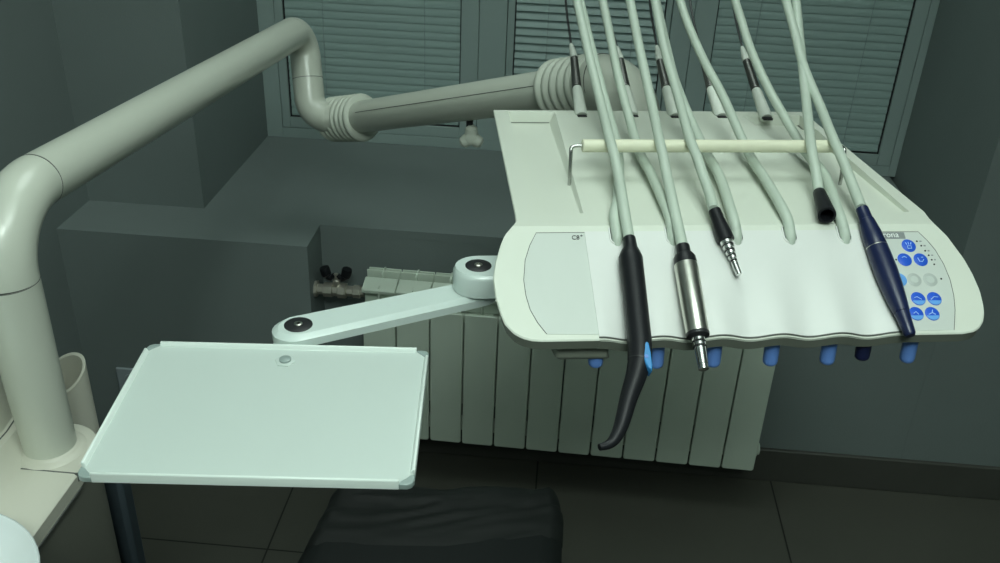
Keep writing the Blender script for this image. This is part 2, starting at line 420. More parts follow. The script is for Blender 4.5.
recs = [(-.1875,-.1375,-.1830,-.1205,.030,.352), (.172,.2145,.135,.2145,.030,.345)]    # x-front-left, x-front-right, x-rear-left, x-rear-right, y0, y1
def rec_depth(u, v):
    for a,b,c,d,y0,y1 in recs:
        if y0 <= v <= y1:
            t = (v-y0)/(y1-y0); l = a+(c-a)*t; r = b+(d-b)*t
            d0 = -(.0045+.0095*t)*min(1,(y1-v)/.0045); ww = .0075*(.25+.75*t)
            if l <= u <= r: return d0*min(1,(r-u)/ww) if a < 0 else d0*min(1,(u-l)/ww)
    return 0.0
rowsv = [.3575,.3555] + [.3521,.3519] + [.3505,.349,.3475,.346,.345+.0001,.345-.0001,.3435,.342,.3405,.337] + [.33-.02*k for k in range(15)] + [.0301,.0299,.02,.012,.005,.0]
rowsv += [-.004-.004*k for k in range(26)] + [-.1065,-.109,-.1115,-.114,-.116,-.118,-.1195,-.121,-.1222,-.1232,-.1242]
def colsx(v):
    xl, xr = lerp_tab(XLT,v), lerp_tab(XRT,v)
    t = min(1,max(0,(v-.03)/.32))
    if v < 0: t = 0
    marks = []
    e = .00012
    for a,b,c,d,y0,y1 in recs:
        l = a+(c-a)*t; r = b+(d-b)*t; marks += [l-e,l+e,r-e,r+e]
    m = marks
    cols = [xl, xl+.002]
    def seg(a,b,n): return [a+(b-a)*k/n for k in range(1,n)]
    lo_ = max(xl+.004, m[0])
    c = [xl, xl+.0025] + [max(xl+.003,m[0]), max(xl+.0032,m[1])]
    c += seg(m[1],m[2]-.0082,3) + [m[2]-.0080] + [m[2]-.001*q for q in range(7,0,-1)] + [m[2],m[3]] + seg(m[3],m[4],75) + [m[4],m[5]] + [m[5]+.001*q for q in range(1,9)] + seg(m[5]+.008,m[6],6) + [min(m[6],xr-.0032),min(m[7],xr-.003)] + [xr-.0025, xr]
    return c
rows = []; prow = []
for v in rowsv:
    r = []
    for u in colsx(v):
        h = rec_depth(u,v) if v > 0 else wave(u)*wamp(v) - (.0012 if -.1395 < u < .1605 else 0)*min(1,max(0,-v-.012)/.02)
        r.append(PF(u,v,h))
    rows.append(r)
body = MB(); body.grid(rows)
# rim: roll over and skirt around the boundary
n = len(rows[0]); nr = len(rows)
loop = [(0,j) for j in range(n)] + [(i,n-1) for i in range(1,nr)] + [(nr-1,j) for j in range(n-2,-1,-1)] + [(i,0) for i in range(nr-2,0,-1)]
base = [rows[i][j] for i,j in loop]
cen = sum(base, V((0,0,0)))/len(base)
def inward(k):
    a = base[k-1]; b = base[(k+1)%len(base)]; t = (b-a); t.z = 0
    if t.length < 1e-7: t = base[(k+2)%len(base)]-base[k-2]; t.z = 0
    nn = V((-t.y,t.x,0)).normalized()
    return nn
ins = [inward(k) for k in range(len(base))]
# make sure they point inward
if sum(ins[k].dot(cen-base[k]) for k in range(len(base))) < 0: ins = [-q for q in ins]
def skirt(k, inw, dz): return base[k] + ins[k]*inw + V((0,0,-dz))
prof = [(-.0005,.0007),(-.0009,.0018),(-.0004,.0020),(.0014,.0116),(.0036,.0130),(.013,.0134)]
rr = [base] + [[skirt(k,a,b) for k in range(len(base))] for a,b in prof[:3]]
body.rings(rr, cap=False)
obj('body', body, M['unit'], unit, angle=28)
fa = MB().rings([[skirt(k,a,b) for k in range(len(base))] for a,b in prof[2:]], cap=False)
obj('fascia', fa, M['fascia'], unit, angle=28)
# underside housing and lower shell
hz = MB()
o1 = [(-.185,-.045),(.190,-.045),(.205,.02),(.205,.32),(.16,.345),(-.15,.345),(-.185,.32)]
hz.rings([[U((x,y,-.0215 + (y*st/ct if y < 0 else 0))) for x,y in o1],[U((x*.97,y*.97+.004,-.046)) for x,y in o1],[U((x*.90,y*.90+.012,-.055)) for x,y in o1]])
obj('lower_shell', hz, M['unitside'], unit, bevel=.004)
def under(x0,x1,yA):
    b = MB(); yB = -.030
    o = [(x0,yA+.004),(x1,yA+.004),(x1+.004,yB),(x0-.010,yB)]
    b.rings([[U((x,y,y*st/ct-.012)) for x,y in o],[U((x,y,-.097)) for x,y in o],[U((x*.985+.002,y+.005,-.101)) for x,y in o]][::1])
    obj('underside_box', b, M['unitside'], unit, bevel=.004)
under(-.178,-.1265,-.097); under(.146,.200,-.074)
# knobs hanging from the underside
KX = [(-.1367,1),(-.0775,1),(-.0200,1),(.0385,1),(.0974,1),(.1331,0),(.1815,1)]
for i,(x,bl) in enumerate(KX):
    y = -.085; zt = -.074
    low = -.1115 if bl else -.1075
    if i == 0: y, low = -.080, -.1125
    top = U((x,y,zt)); bot = U((x+.001,y-.002,low)); L = (bot-top).length
    k = MB().lathe(top,bot-top,[(0,.0045),(L*.15,.0046),(L*.16,.0074),(L*.88,.0074),(L*.96,.0069),(L,.0056)],20)
    obj('knob', k, M['knobblue'] if bl else M['knobdark'], unit)
    if i not in (0,6): obj('knob_mount', MB().box((x-.013,y-.002,-.090),(x+.007,y+.020,-.073),U), M['unitside'], unit, bevel=.002)

# left control film with rounded edge and its printed name
lf = [(-.1419,-.0080),(-.1912,-.0080),(-.1985,-.022),(-.2043,-.0385),(-.2073,-.0606),(-.2063,-.078),(-.2033,-.093),(-.197,-.107),(-.1895,-.1185),(-.1400,-.1200)]
lf = [(x*.999,y) for x,y in lf]
obj('control_film', MB().rings([[PF(x,y,-.0005) for x,y in lf],[PF(x,y,.00035) for x,y in lf]]), M['panel'], unit, flat=True)
sm = MB(); loopl = [PF(x,y,.0004) for x,y in lf[:-1]]
sm.tube(loopl, .00032, 6)
obj('film_edge', sm, M['seam'], unit)
def TXT(u,v,h=.0008): return lambda p: PF(u+p.x, v+p.y, h+p.z)
obj('model_mark', text_mb('C8', .0068, TXT(-.1562,-.0162)), M['dark'], unit)
obj('mark_plus', text_mb('+', .0050, TXT(-.1475,-.0137)), M['dark'], unit)

# white grooved silicone mat with hose slots at its upper edge
def matleft(v): return -.1425 + .0025*(v+.0078)/(-.1125)
mrows = []
mv = [-.0074,-.0085] + [-.0125-.004*k for k in range(27)] + [-.1195,-.1212,-.1222]
slots = [-.1105,-.0535,.0122,.0685,.1262]
for v in mv:
    a = matleft(v); b = .1625 - .001*(v/-.12)
    r = [PF(a,v,wave(a)*wamp(v)-.0004)]
    N = 110
    for k in range(N+1):
        u = a+(b-a)*k/N
        r.append(PF(u,v,wave(u)*wamp(v)+.0013))
    r.append(PF(b,v,wave(b)*wamp(v)-.0004)); mrows.append(r)
first = [PF(0,0,0)]
mm = MB()
def edge_row(r, v, dv): 
    a = matleft(v); b = .1625 - .001*(v/-.12); N = 110
    us = [a]+[a+(b-a)*k/N for k in range(N+1)]+[b]
    return [PF(u, v+dv, wave(u)*wamp(v)-.0006) for u in us]
mrows = [edge_row(None, mv[0], .0002)] + mrows + [edge_row(None, mv[-1], -.0008)]
mm.grid(mrows)
obj('silicone_mat', mm, M['silicone'], unit, angle=50)
# raised lip following the wavy front edge
lipp = []
for k in range(121):
    u = -.1400+.3010*k/120
    lipp.append(PF(u,-.1246,wave(u)*wamp(-.124)-.0008))
obj('front_lip', MB().tube(lipp,.0011,8), M['unit'], unit)
obj('lip_groove', MB().tube([PF(-.1400+.3010*k/120,-.1229,wave(-.1400+.3010*k/120)*wamp(-.123)+.0003) for k in range(121)],.00075,6), M['seam'], unit)
for u in slots:
    w, v0, v1 = .0062, -.0035, -.0155
    def cap_out(rad_, N=12):
        o = [(u-rad_,v0),(u-rad_,v1)]
        for k in range(1,N): a = PI+PI*k/N; o.append((u+rad_*math.cos(a), v1+rad_*math.sin(a)))
        o += [(u+rad_,v1),(u+rad_,v0)]; return o
    rim = MB(); oo = cap_out(w+.0016); ii = cap_out(w)
    rim.rings([[PF(x,y,.0010) for x,y in oo],[PF(x,y,.0021) for x,y in [(q[0]*.2+p[0]*.8,q[1]*.2+p[1]*.8) for p,q in zip(oo,ii)]],[PF(x,y,.0021) for x,y in ii],[PF(x,y,.0013) for x,y in ii]], cap=False, close=False)
    sl = obj('hose_slot', rim, M['silicone'], unit)
    obj('slot_dark_fill', MB().rings([[PF(x,y,.0008) for x,y in ii],[PF(x,y,.0016) for x,y in ii]]), M['gasket'], sl, flat=True)  # thin black slab stands for the darkness inside the hole

# keypad film on the right
kf = [(.1555,-.0096),(.2065,-.0099),(.2135,-.0205),(.2188,-.0315),(.2230,-.0480),(.2246,-.0664),(.2232,-.0840),(.2198,-.1000),(.2160,-.1110),(.2123,-.1217),(.1635,-.1222),(.1635,-.06)]
key = obj('keypad', MB().rings([[PF(x,y,-.0005) for x,y in kf],[PF(x,y,.0004) for x,y in kf]]), M['panel'], unit, flat=True)
obj('keypad_edge', MB().tube([PF(x,y,.00045) for x,y in kf[:10]],.00032,6), M['seam'], key)
obj('name_plate', MB().rings([[PF(x,y,.0001) for x,y in rrect(.1560,.1908,-.0182,-.0106,.0008)],[PF(x,y,.0007) for x,y in rrect(.1560,.1908,-.0182,-.0106,.0008)]]), M['plate'], key, flat=True)
obj('name_lettering', text_mb('sirona', .0092, TXT(.1613,-.0165,.0010)), M['white'], key)
def disc(u,v,r,h0,h1,m,name,parent,n=28,T=PF):
    o = [(u+r*math.cos(2*PI*k/n), v+r*math.sin(2*PI*k/n)) for k in range(n)]
    o2 = [(u+r*.93*math.cos(2*PI*k/n), v+r*.93*math.sin(2*PI*k/n)) for k in range(n)]
    return obj(name, MB().rings([[T(x,y,h0) for x,y in o],[T(x,y,h1*.7) for x,y in o],[T(x,y,h1) for x,y in o2]]), m, parent)
def strokes(lines, u, v, parent, h=.00125, r=.00042):
    b = MB()
    for ln in lines: b.tube([PF(u+x*.001,v+y*.001,h) for x,y in ln], r, 6)
    obj('button_icon', b, M['icon'], parent)
BT = [(.1917,-.0265,'lamp'),(.1829,-.0428,'arc'),(.1999,-.0430,'arcdot'),(.1715,-.0657,'light'),(.1867,-.0659,'grey'),(.2035,-.0661,'grey'),(.1849,-.0873,'c1'),(.2016,-.0875,'c2'),(.1783,-.1037,'c3'),(.1947,-.1040,'c4')]
for u,v,k in BT:
    r = .0074
    b = disc(u,v,r,.0002,.0010, M['btngrey'] if k == 'grey' else (M['btnlight'] if k == 'light' else M['btn']),'button',unit)
    if k == 'grey': disc(u,v,.0042,.0008,.0013,M['btngreyin'],'button_centre',b)
    arc = [(3.6*math.cos(a*PI/8),3.6*math.sin(a*PI/8)) for a in range(2,7)]
    if k == 'lamp': strokes([[(-2,-3.5),(2,-3.5),(2,-.5),(-2,-.5),(-2,-3.5)],[(-2,1),(-3,3.5)],[(0,1),(0,4)],[(2,1),(3,3.5)]],u,v,b)
    elif k == 'arc': strokes([[(x,y-.5) for x,y in arc]],u,v,b)
    elif k == 'arcdot': strokes([[(-3,2),(-2,-2),(1,-2.5),(3,0)],[(1,2.5),(3,2.5)]],u,v,b)
    elif k[0] == 'c':
        lower = [(u+r*.93*math.cos(a),v+r*.93*math.sin(a)) for a in [PI*1.1+PI*.8*q/10 for q in range(11)]]
        obj('lower_print', MB().rings([[PF(x,y,.0009) for x,y in lower],[PF(x,y,.0012) for x,y in lower]]), M['btnlight'], b, flat=True)
        sh = {'c1':[[(-4,1),(-1,2),(3,-1)]],'c2':[[(-4,-1),(0,2),(4,1.5)]],'c3':[[(-3,0),(0,2),(2,-1)]],'c4':[[(-4,-1),(0,1),(3,-1)],[(0,1),(1,4)]]}[k]
        strokes(sh,u,v,b)
for u,v in ((.2019,-.0213),(.2051,-.0266),(.2077,-.0326),(.21,-.0379),(.2117,-.0432),(.2128,-.0485),(.1739,-.0427),(.2154,-.0652)):
    disc(u,v,.0010,.0002,.0008,M['led'],'indicator_light',unit,10)
for u,v,w in ((.2048,-.0213,.0022),(.2080,-.0266,.0020),(.2106,-.0326,.0018),(.2129,-.0379,.0018),(.2145,-.0432,.0016)):
    obj('scale_mark', MB().rings([[PF(x,y,.0003) for x,y in rrect(u-.0003,u+w,v-.0007,v+.0007,.0003)],[PF(x,y,.0006) for x,y in rrect(u-.0003,u+w,v-.0007,v+.0007,.0003)]]), M['plate'], key, flat=True)

# hose support bar on bent wire feet
bar = obj('hose_bar', MB().lathe(U((-.1248,.13,.0358)),U((.1650,.13,.0358))-U((-.1248,.13,.0358)),[(0,.0058),(.0008,.0072),(.289,.0072),(.2897,.0058)],24), M['bar'], unit)
for sx, x in ((-1,-.1248),(1,.1650)):
    w = spline([U((x-sx*.004,.13,.0358)),U((x+sx*.006,.13,.0358)),U((x+sx*.0115,.129,.0340)),U((x+sx*.0125,.126,.028)),U((x+sx*.0125,.121,.0)),U((x+sx*.0125,.121,-.012))],6)
    obj('bar_wire', MB().tube(w,.0021,10), M['wire'], bar)

# ------------------------------------------------------------------ whip rods at the rear edge
ROD = [[(-.0868,.3433,0),(-.0872,.3842,.0226),(-.0851,.4351,.0509),(-.0867,.4571,.0631),(-.0853,.5353,.1065)],
       [(-.0177,.3445,0),(-.0200,.3856,.0228),(-.0205,.4334,.0493),(-.0217,.4538,.0606),(-.0275,.5375,.107)],
       [(.0388,.3414,0),(.0360,.3834,.0233),(.0352,.4304,.0493),(.0352,.4543,.0626),(.0390,.5368,.1083)],
       [(.1024,.3425,0),(.0990,.3847,.0234),(.0985,.4321,.0496),(.0975,.4526,.061),(.1001,.539,.1089)],
       [(.1646,.3395,0),(.1615,.3809,.023),(.1592,.4308,.0507),(.1586,.4532,.0631),(.1641,.5382,.1102)]]
TIPS = []
for q in ROD:
    p = [V(c) for c in q]
    d = (p[1]-p[0]).normalized()
    ax = (p[4]-p[3]).normalized()
    tip = p[4]+ax*.075+V((0,.0,.035)); tip2 = tip+V((0,.012,.05)); TIPS.append(tip2)
    ctrl = [p[3]-ax*.01,p[3],p[4],tip,tip2]
    rod = obj('whip_rod', MB().tube([U(c) for c in spline(ctrl,6)],.0017,8), M['rod'], unit)
    obj('sleeve', MB().lathe(U(p[0]-d*.004),U(p[1])-U(p[0]),[(0,.0080),(.002,.0084),(.012,.0082),((p[1]-p[0]).length,.0068),((p[1]-p[0]).length+.004,.0060)],20), M['sleeve'], rod)
    obj('pivot_slot', MB().box((p[0].x-.0062,p[0].y-.0125,-.002),(p[0].x+.0062,p[0].y-.004,.0008),U), M['gasket'], rod, flat=True)
    # coil spring between the sleeves
    a, b = U(p[1]), U(p[2]); L = (b-a).length; dd = (b-a).normalized()
    turns = 16; prof = []
    for k in range(turns*4+1):
        prof.append((.001+ (L-.002)*k/(turns*4), (.0060-.0012*k/(turns*4)) + (.0005 if k%4 in (1,2) else -.0002)))
    obj('spring', MB().lathe(a,dd,prof,16), M['spring'], rod, angle=80)
    L2 = (p[3]-p[2]).length
    obj('tip_sleeve', MB().lathe(U(p[2]),U(p[3])-U(p[2]),[(-.002,.0054),(.003,.0052),(L2*.75,.0036),(L2,.0022)],16), M['sleeve'], rod)

# ------------------------------------------------------------------ instruments with their hoses
HOSES = {
    'i1': [(-0.1021, -0.0267, -0.004), (-0.1017, -0.0006, 0.012), (-0.0964, 0.0613, 0.026), (-0.0959, 0.087, 0.036), (-0.0956, 0.13, 0.0472), (-0.093, 0.205, 0.0639), (-0.0972, 0.28, 0.1022), (-0.1025, 0.35, 0.1463)],
    'i2': [(-0.0499, -0.0326, -0.007), (-0.0502, -0.0012, 0.012), (-0.0444, 0.0612, 0.026), (-0.0429, 0.0871, 0.036), (-0.0398, 0.13, 0.0474), (-0.0325, 0.205, 0.0644), (-0.0329, 0.28, 0.103), (-0.0349, 0.35, 0.1475)],
    'i3': [(-0.0095, 0.0001, 0.0145), (-0.0062, 0.0355, 0.021), (-0.0057, 0.0679, 0.03), (-0.0058, 0.0909, 0.038), (-0.0052, 0.13, 0.0476), (0.0019, 0.22, 0.0695), (-0.0004, 0.285, 0.102), (-0.0027, 0.35, 0.1481)],
    'i4': [(0.12, 0.0516, 0.016), (0.1238, 0.0751, 0.027), (0.1258, 0.0939, 0.037), (0.1344, 0.13, 0.0481), (0.1573, 0.21, 0.0666), (0.1703, 0.28, 0.1055), (0.1816, 0.35, 0.1513)],
    'i5': [(0.1461, 0.0022, 0.015), (0.1525, 0.0465, 0.025), (0.1563, 0.0813, 0.035), (0.1602, 0.13, 0.0482), (0.1689, 0.19, 0.061), (0.1673, 0.255, 0.0913), (0.1671, 0.3, 0.1214), (0.1683, 0.35, 0.151)],
    'f1': [(-.1105,-.0185,-.0230),(-.1105,-.0155,-.0125),(-.1105,-.0095,-.0035),(-.1098,.0100,.0070), (-0.098, 0.0513, 0.011), (-0.0763, 0.1601, 0.017), (-0.0709, 0.27, 0.0379), (-0.078, 0.35, 0.0836), (-0.0857, 0.42, 0.1315) ],
    'f2': [(-0.0540,-.0185,-.0230),(-0.0540,-.0155,-.0125),(-0.0540,-.0095,-.0035),(-0.0535,.010,.0070),(-.050,.101,.012),(-.051,.16,.017),(-.048,.235,.031),(-.051,.3,.062),(-.052,.36,.094),(-.055,.42,.132)],
    'f3': [(.0122,-.0185,-.0230),(.0122,-.0155,-.0125),(.0122,-.0095,-.0035),(.0127,.0100,.0070), (0.0264, 0.1032, 0.012), (0.0276, 0.1606, 0.017), (0.027, 0.235, 0.0324), (0.0216, 0.3, 0.0601), (0.0193, 0.36, 0.0952), (0.0173, 0.42, 0.1332) ],
    'f4': [(0.0685,-.0185,-.0230),(0.0685,-.0155,-.0125),(0.0685,-.0095,-.0035),(0.0690,.010,.0070),(.075,.089,.012),(.078,.161,.017),(.073,.26,.052),(.064,.325,.078),(.054,.38,.110),(.05,.42,.134)],
    'f5': [(0.1262,-.0185,-.0230),(0.1262,-.0155,-.0125),(0.1262,-.0095,-.0035),(0.1267,.010,.0070),(.148,.103,.012),(.148,.161,.017),(.144,.24,.038),(.137,.29,.060),(.131,.345,.088),(.127,.39,.118),(.126,.42,.135)],
}
HR = .0056
def hose(i, end, parent):
    a = [V(p) for p in HOSES['i%d'%i]]; b = [V(p) for p in HOSES['f%d'%i]]
    if end is not None: a[0] = V(end)
    t = TIPS[i-1]
    da = (a[-1]-a[-2]).normalized(); db = (b[-1]-b[-2]).normalized()
    mida = a[-1]+da*.09; midb = b[-1]+db*.06
    top = [mida, (mida+t)/2+V((-.004,-.02,.075)), t+V((.0,-.005,.035)), V((t.x+.004, t.y+.03, t.z+.004)), (midb+t)/2+V((.006,.045,-.07)), midb]
    pts = a + top + list(reversed(b))
    pth = spline(pts, 7)
    return obj('hose', MB().tube([U(p) for p in pth], HR, 14), M['hose'], parent)
def plane_pt(u,v,h=.011): return PF(u,v,h) if v < 0 else U((u,v,h))
def PP(u,v,h): return UM @ V((u, v*ct-h*st, v*st+h*ct))       # on the (extended) panel plane
def inst_empty(name, at, label, cat):
    return empty(name, tuple(at), UA, label, cat, None)
# 1: air-water syringe
sy = inst_empty('air_water_syringe', PP(-.106,-.06,0), 'black angled dental syringe with blue lever and long curved nozzle, leftmost on the white mat', 'dental syringe')
h = .0135
p = [PP(-.1010,-.022,h-.002),PP(-.1012,-.027,h-.001),PP(-.1016,-.0335,h),PP(-.1022,-.0385,h),PP(-.1030,-.0450,h),PP(-.1032,-.055,h),PP(-.1036,-.08,h),PP(-.1046,-.11,h),PP(-.1056,-.135,h),PP(-.1078,-.153,h)]
obj('handle', MB().tube(p,[.0062,.0064,.0068,.0095,.0118,.0116,.0112,.0112,.0114,.0112],24), M['black'], sy, angle=50)
nz = spline([PP(-.1078,-.1533,h),PP(-.1136,-.1689,h),PP(-.1222,-.188,h),PP(-.1320,-.2132,h),PP(-.1395,-.2262,h+.001),PP(-.1462,-.2322,h+.002),PP(-.1550,-.2352,h+.004)],6)
nr_ = [.0110-.0048*min(1,k/20) if k <= 20 else .0062-.0032*(k-20)/16 for k in range(len(nz))]
obj('nozzle', MB().tube(nz,nr_,20), M['black'], sy)
obj('seam_ring', MB().tube([PP(-.1077,-.1525,h),PP(-.1080,-.1538,h)],[.01135,.01125],24), M['blackcap'], sy)
lv = MB()
lo_ = [(-0.1047,-0.1400),(-0.1022,-0.1372),(-0.0998,-0.1385),(-0.0989,-0.1500),(-0.0992,-0.1640),(-0.1004,-0.1680),(-0.1037,-0.1655),(-0.1060,-0.1610),(-0.1076,-0.1530),(-0.1070,-0.1455)]
cx = sum(a for a,b in lo_)/len(lo_); cy = sum(b for a,b in lo_)/len(lo_)
lv.rings([[PP(x,y,.010) for x,y in lo_],[PP(x,y,.0215) for x,y in lo_],[PP(cx+(x-cx)*.82,cy+(y-cy)*.88,.0245) for x,y in lo_]])
obj('lever', lv, M['blue'], sy, bevel=.0008, label='blue lever')
obj('lever_dot', MB().lathe(PP(-.1042,-.1535,.0243),PP(0,0,1)-PP(0,0,0),[(0,.002),(.0007,.0018),(.0009,.001)],14), M['knobblue'], sy)
for u,v in ((-.1030,-.062),(-.1036,-.092),(-.1044,-.113)):
    obj('vent_dot', MB().lathe(PP(u,v,h+.0108),PP(0,0,1)-PP(0,0,0),[(0,.0009),(.0006,.0008)],8), M['gasket'], sy)
hose(1, (V(UM.inverted() @ PP(-.1010,-.0235,h-.002))), sy)
# 2: electric motor
mo = inst_empty('electric_motor', PP(-.0515,-.08,0), 'brushed steel dental motor with black collar and slim nose on the white mat', 'dental motor')
h = .0125
a = PP(-.0490,-.0310,h); b = PP(-.0490,-.161,h); ax = b-a
obj('collar', MB().lathe(a,ax,[(0,.0064),(.001,.0068),(.010,.0070),(.0105,.0088),(.014,.0108),(.022,.0114),(.0225,.0110)],24), M['black'], mo)
obj('barrel', MB().lathe(a,ax,[(.0215,.0105),(.022,.0115),(.024,.0117),(.055,.0114),(.0945,.0109),(.0955,.0105)],32), M['steel'], mo)
obj('end_ring', MB().lathe(a,ax,[(.0948,.0108),(.0955,.0112),(.098,.0108),(.0992,.0080),(.1005,.0062)],28), M['blackcap'], mo)
ns = obj('nose', MB().lathe(a,ax,[(.099,.0062),(.103,.0062),(.1032,.0055),(.105,.0055),(.1052,.0062),(.108,.0062),(.1085,.0056),(.126,.0050),(.1262,.0046),(.1275,.0046),(.1277,.0050),(.1315,.0048),(.132,.0035)],24), M['chrome'], mo)
for t in (.1041,.1090): obj('seal_ring', MB().lathe(a,ax,[(t-.0008,.0056),(t-.0006,.0064),(t+.0006,.0064),(t+.0008,.0056)],20), M['gasket'], ns)
hose(2, (V(UM.inverted() @ PP(-.0490,-.0322,h))), mo)
# 3: open turbine coupling
cp = inst_empty('turbine_coupling', PP(-.006,-.02,0), 'short black hose coupling with bare ribbed chrome tip on the white mat', 'dental coupling')
a = UM @ V((-.0092,.0035,.0150)); b = PP(.0040,-.0625,.0085); ax = (b-a); L = ax.length
obj('sleeve', MB().lathe(a,ax,[(0,.0060),(.001,.0064),(.012,.0068),(.028,.0084),(.036,.0086),(.0365,.0074)],24), M['black'], cp)
tp = obj('tip', MB().lathe(a,ax,[(.0355,.0066),(.0395,.0064),(.0400,.0054),(.0425,.0054),(.0430,.0060),(.0455,.0058),(.0460,.0046),(.0485,.0046),(.0490,.0052),(.0510,.0050),(.0515,.0038),(.054,.0038),(.0545,.0044),(.0565,.0042),(.057,.0030),(.0600,.0030),(.0605,.0034),(L-.0005,.0030),(L,.0020)],24), M['chrome'], cp)
for t,r in ((.0412,.0058),(.0472,.0050),(.0528,.0042),(.0585,.0034)): obj('seal_ring', MB().lathe(a,ax,[(t-.0008,r-.0008),(t-.0006,r),(t+.0006,r),(t+.0008,r-.0008)],18), M['gasket'], tp)
hose(3, (-.0094,.0045,.0152), cp)
# 4: empty black hose end
ec = inst_empty('hose_connector', U((.112,.02,0)), 'plain black hollow hose end without instrument, lying near the top of the mat', 'dental hose connector')
a = U((.1185,.047,.0150)); b = U((.1068,-.004,.0120)); ax = b-a; L = ax.length
obj('socket', MB().lathe(a,ax,[(0,.0060),(.001,.0066),(.010,.0070),(L-.002,.0094),(L,.0092),(L,.0068),(L-.018,.0062)],24), M['black'], ec)
hose(4, (.1187,.0485,.0152), ec)
# 5: navy scaler handpiece
sc = inst_empty('scaler_handpiece', PP(.155,-.06,0), 'dark navy pen-shaped dental handpiece lying over the keypad edge, rightmost on the table', 'dental handpiece')
a = UM @ V((.1476,.0060,.0150)); b = PP(.1598,-.1318,.0105); ax = b-a; L = ax.length
hp = [(0,.0060),(.001,.0064),(.014,.0068),(.0145,.0076),(.030,.0098),(.0465,.0108)]
hp2 = [(.0472,.0108),(.060,.0112),(.075,.0113),(.092,.0106),(.108,.0092),(.120,.0078),(.1205,.0074),(.132,.0064),(L-.002,.0056),(L,.0044)]
obj('rear_body', MB().lathe(a,ax,hp+[(.0468,.0106)],28), M['navy'], sc)
obj('joint_ring', MB().lathe(a,ax,[(.0464,.0104),(.0466,.01095),(.0473,.01095),(.0475,.0104)],28), M['steel'], sc)
obj('front_body', MB().lathe(a,ax,[(.0470,.0104)]+hp2[:6]+[(.1203,.0070)],28), M['navy'], sc)
obj('nose_cap', MB().lathe(a,ax,[(.1200,.0066)]+hp2[6:],28), M['navy'], sc)
hose(5, (.1475,.0070,.0152), sc)

# ------------------------------------------------------------------ tray and its swing arm
trc = V((-.2585,.7035,-.537))
ty, tp_, tr_ = math.radians(4.7), math.radians(2.8), math.radians(-.5)
TM = Matrix.Translation(trc) @ Matrix.Rotation(ty,4,'Z') @ Matrix.Rotation(tp_,4,'X') @ Matrix.Rotation(tr_,4,'Y')
def T2(p): return TM @ V(p)
tw, th = .2905, .1972
tray = empty('instrument_tray', (trc.x,trc.y,trc.z-.02), ty, 'flat empty white rectangular instrument tray with grey corner clips on a swing arm', 'tray')
x0,x1,y0,y1 = -tw/2,tw/2,-th/2,th/2
pl = MB().box((x0+.002,y0+.002,-.010),(x1-.002,y1-.002,-.0045),T2)
obj('plate', pl, M['tray'], tray, bevel=.001)
cg = .013
def rail(a0,a1,side):
    prof = [(0,-.0105),(0,-.001),(.0008,0),(.0022,0),(.0030,-.0008),(.0046,-.0045),(.0056,-.0050),(.0056,-.0105)]
    def at(s_,q,z):
        return T2((s_, y1-q, z)) if side == 'back' else T2((s_, y0+q, z)) if side == 'front' else T2((x0+q,s_,z)) if side == 'left' else T2((x1-q,s_,z))
    obj('rim', MB().rings([[at(a0,q,z) for q,z in prof],[at(a1,q,z) for q,z in prof]]), M['trayrim'], tray, bevel=.0005, seg=1)
rail(x0+cg,x1-cg,'back'); rail(x0+cg,x1-cg,'front'); rail(y0+.014,y1-cg,'left'); rail(y0+.014,y1-cg,'right')
for sx,sy_ in ((-1,1),(1,1),(1,-1),(-1,-1)):
    cx, cy = sx*tw/2, sy_*th/2
    o = [(0,cg*1.05),(0,.006),(.002,.002),(.006,0),(cg*1.05,0),(cg*.95,.004),(.008,.008),(.004,cg*.95)]
    o = [(cx-sx*a_,cy-sy_*b_) for a_,b_ in o]
    obj('corner_clip', MB().prism(o,-.0105,-.0042,T2), M['clip'], tray, bevel=.001)
kx, ky = .0005, .0745
obj('knob_base', MB().lathe(T2((kx,ky,-.0046)),T2((0,0,1))-T2((0,0,0)),[(0,.0105),(.0010,.0105),(.0014,.0092)],6), M['tray'], tray)
obj('knob', MB().lathe(T2((kx,ky,-.0046)),T2((0,0,1))-T2((0,0,0)),[(0,.0060),(.0032,.0060),(.0040,.0045),(.0042,.001)],20), M['clip'], tray)
obj('bracket', MB().box((kx-.022,.035,-.0145),(kx+.022,.135,-.0108),T2), M['arm'], tray, bevel=.002)
# swing arm
AE, AH = V((-.2680,.8290,-.527)), V((-.0850,.942,-.527))
ar = empty('tray_arm', (AH.x,AH.y,-.545), 0, 'white flat swing arm with black pivot caps carrying the tray from the instrument table', 'support arm')
d = (AH-AE); d.z = 0; L = d.length; d.normalize(); nn = V((-d.y,d.x,0))
def TA(p): return V((AE.x,AE.y,-.527)) + d*p[0] + nn*p[1] + V((0,0,p[2]))
def capsule(L,r0,r1,n=12):
    o = []
    for k in range(n+1): a = PI/2+PI*k/n; o.append((r0*math.cos(a), r0*math.sin(a)))
    for k in range(n+1): a = -PI/2+PI*k/n; o.append((L+r1*math.cos(a), r1*math.sin(a)))
    return o
ao = capsule(L,.0240,.0215)
def shrink(o,q): return [(x + (q if x < 0 else -q if x > L else 0), y-(q if y > 0 else -q)) for x,y in o]
obj('arm', MB().rings([[TA((x,y,-.0140)) for x,y in ao],[TA((x,y,-.0050)) for x,y in ao],[TA((x,y,-.0008)) for x,y in shrink(ao,.0040)],[TA((x,y,0)) for x,y in shrink(ao,.0052)]]), M['arm'], ar, angle=25)
def pivcap(c, par):
    obj('pivot_cap', MB().lathe(c,(0,0,1),[(-.002,.0150),(.0006,.0150),(.0012,.0140),(.0012,.004)],28), M['blackcap'], par)
    obj('pivot_screw', MB().lathe(c+V((0,0,.0008)),(0,0,1),[(0,.0046),(.0012,.0046),(.0018,.0036),(.0018,.0018),(.0004,.0018)],16), M['steel'], par)
pivcap(TA((.004,0,0)), ar)
hub = MB(); HT = -.4995
hx = math.cos(UA); hy = math.sin(UA)
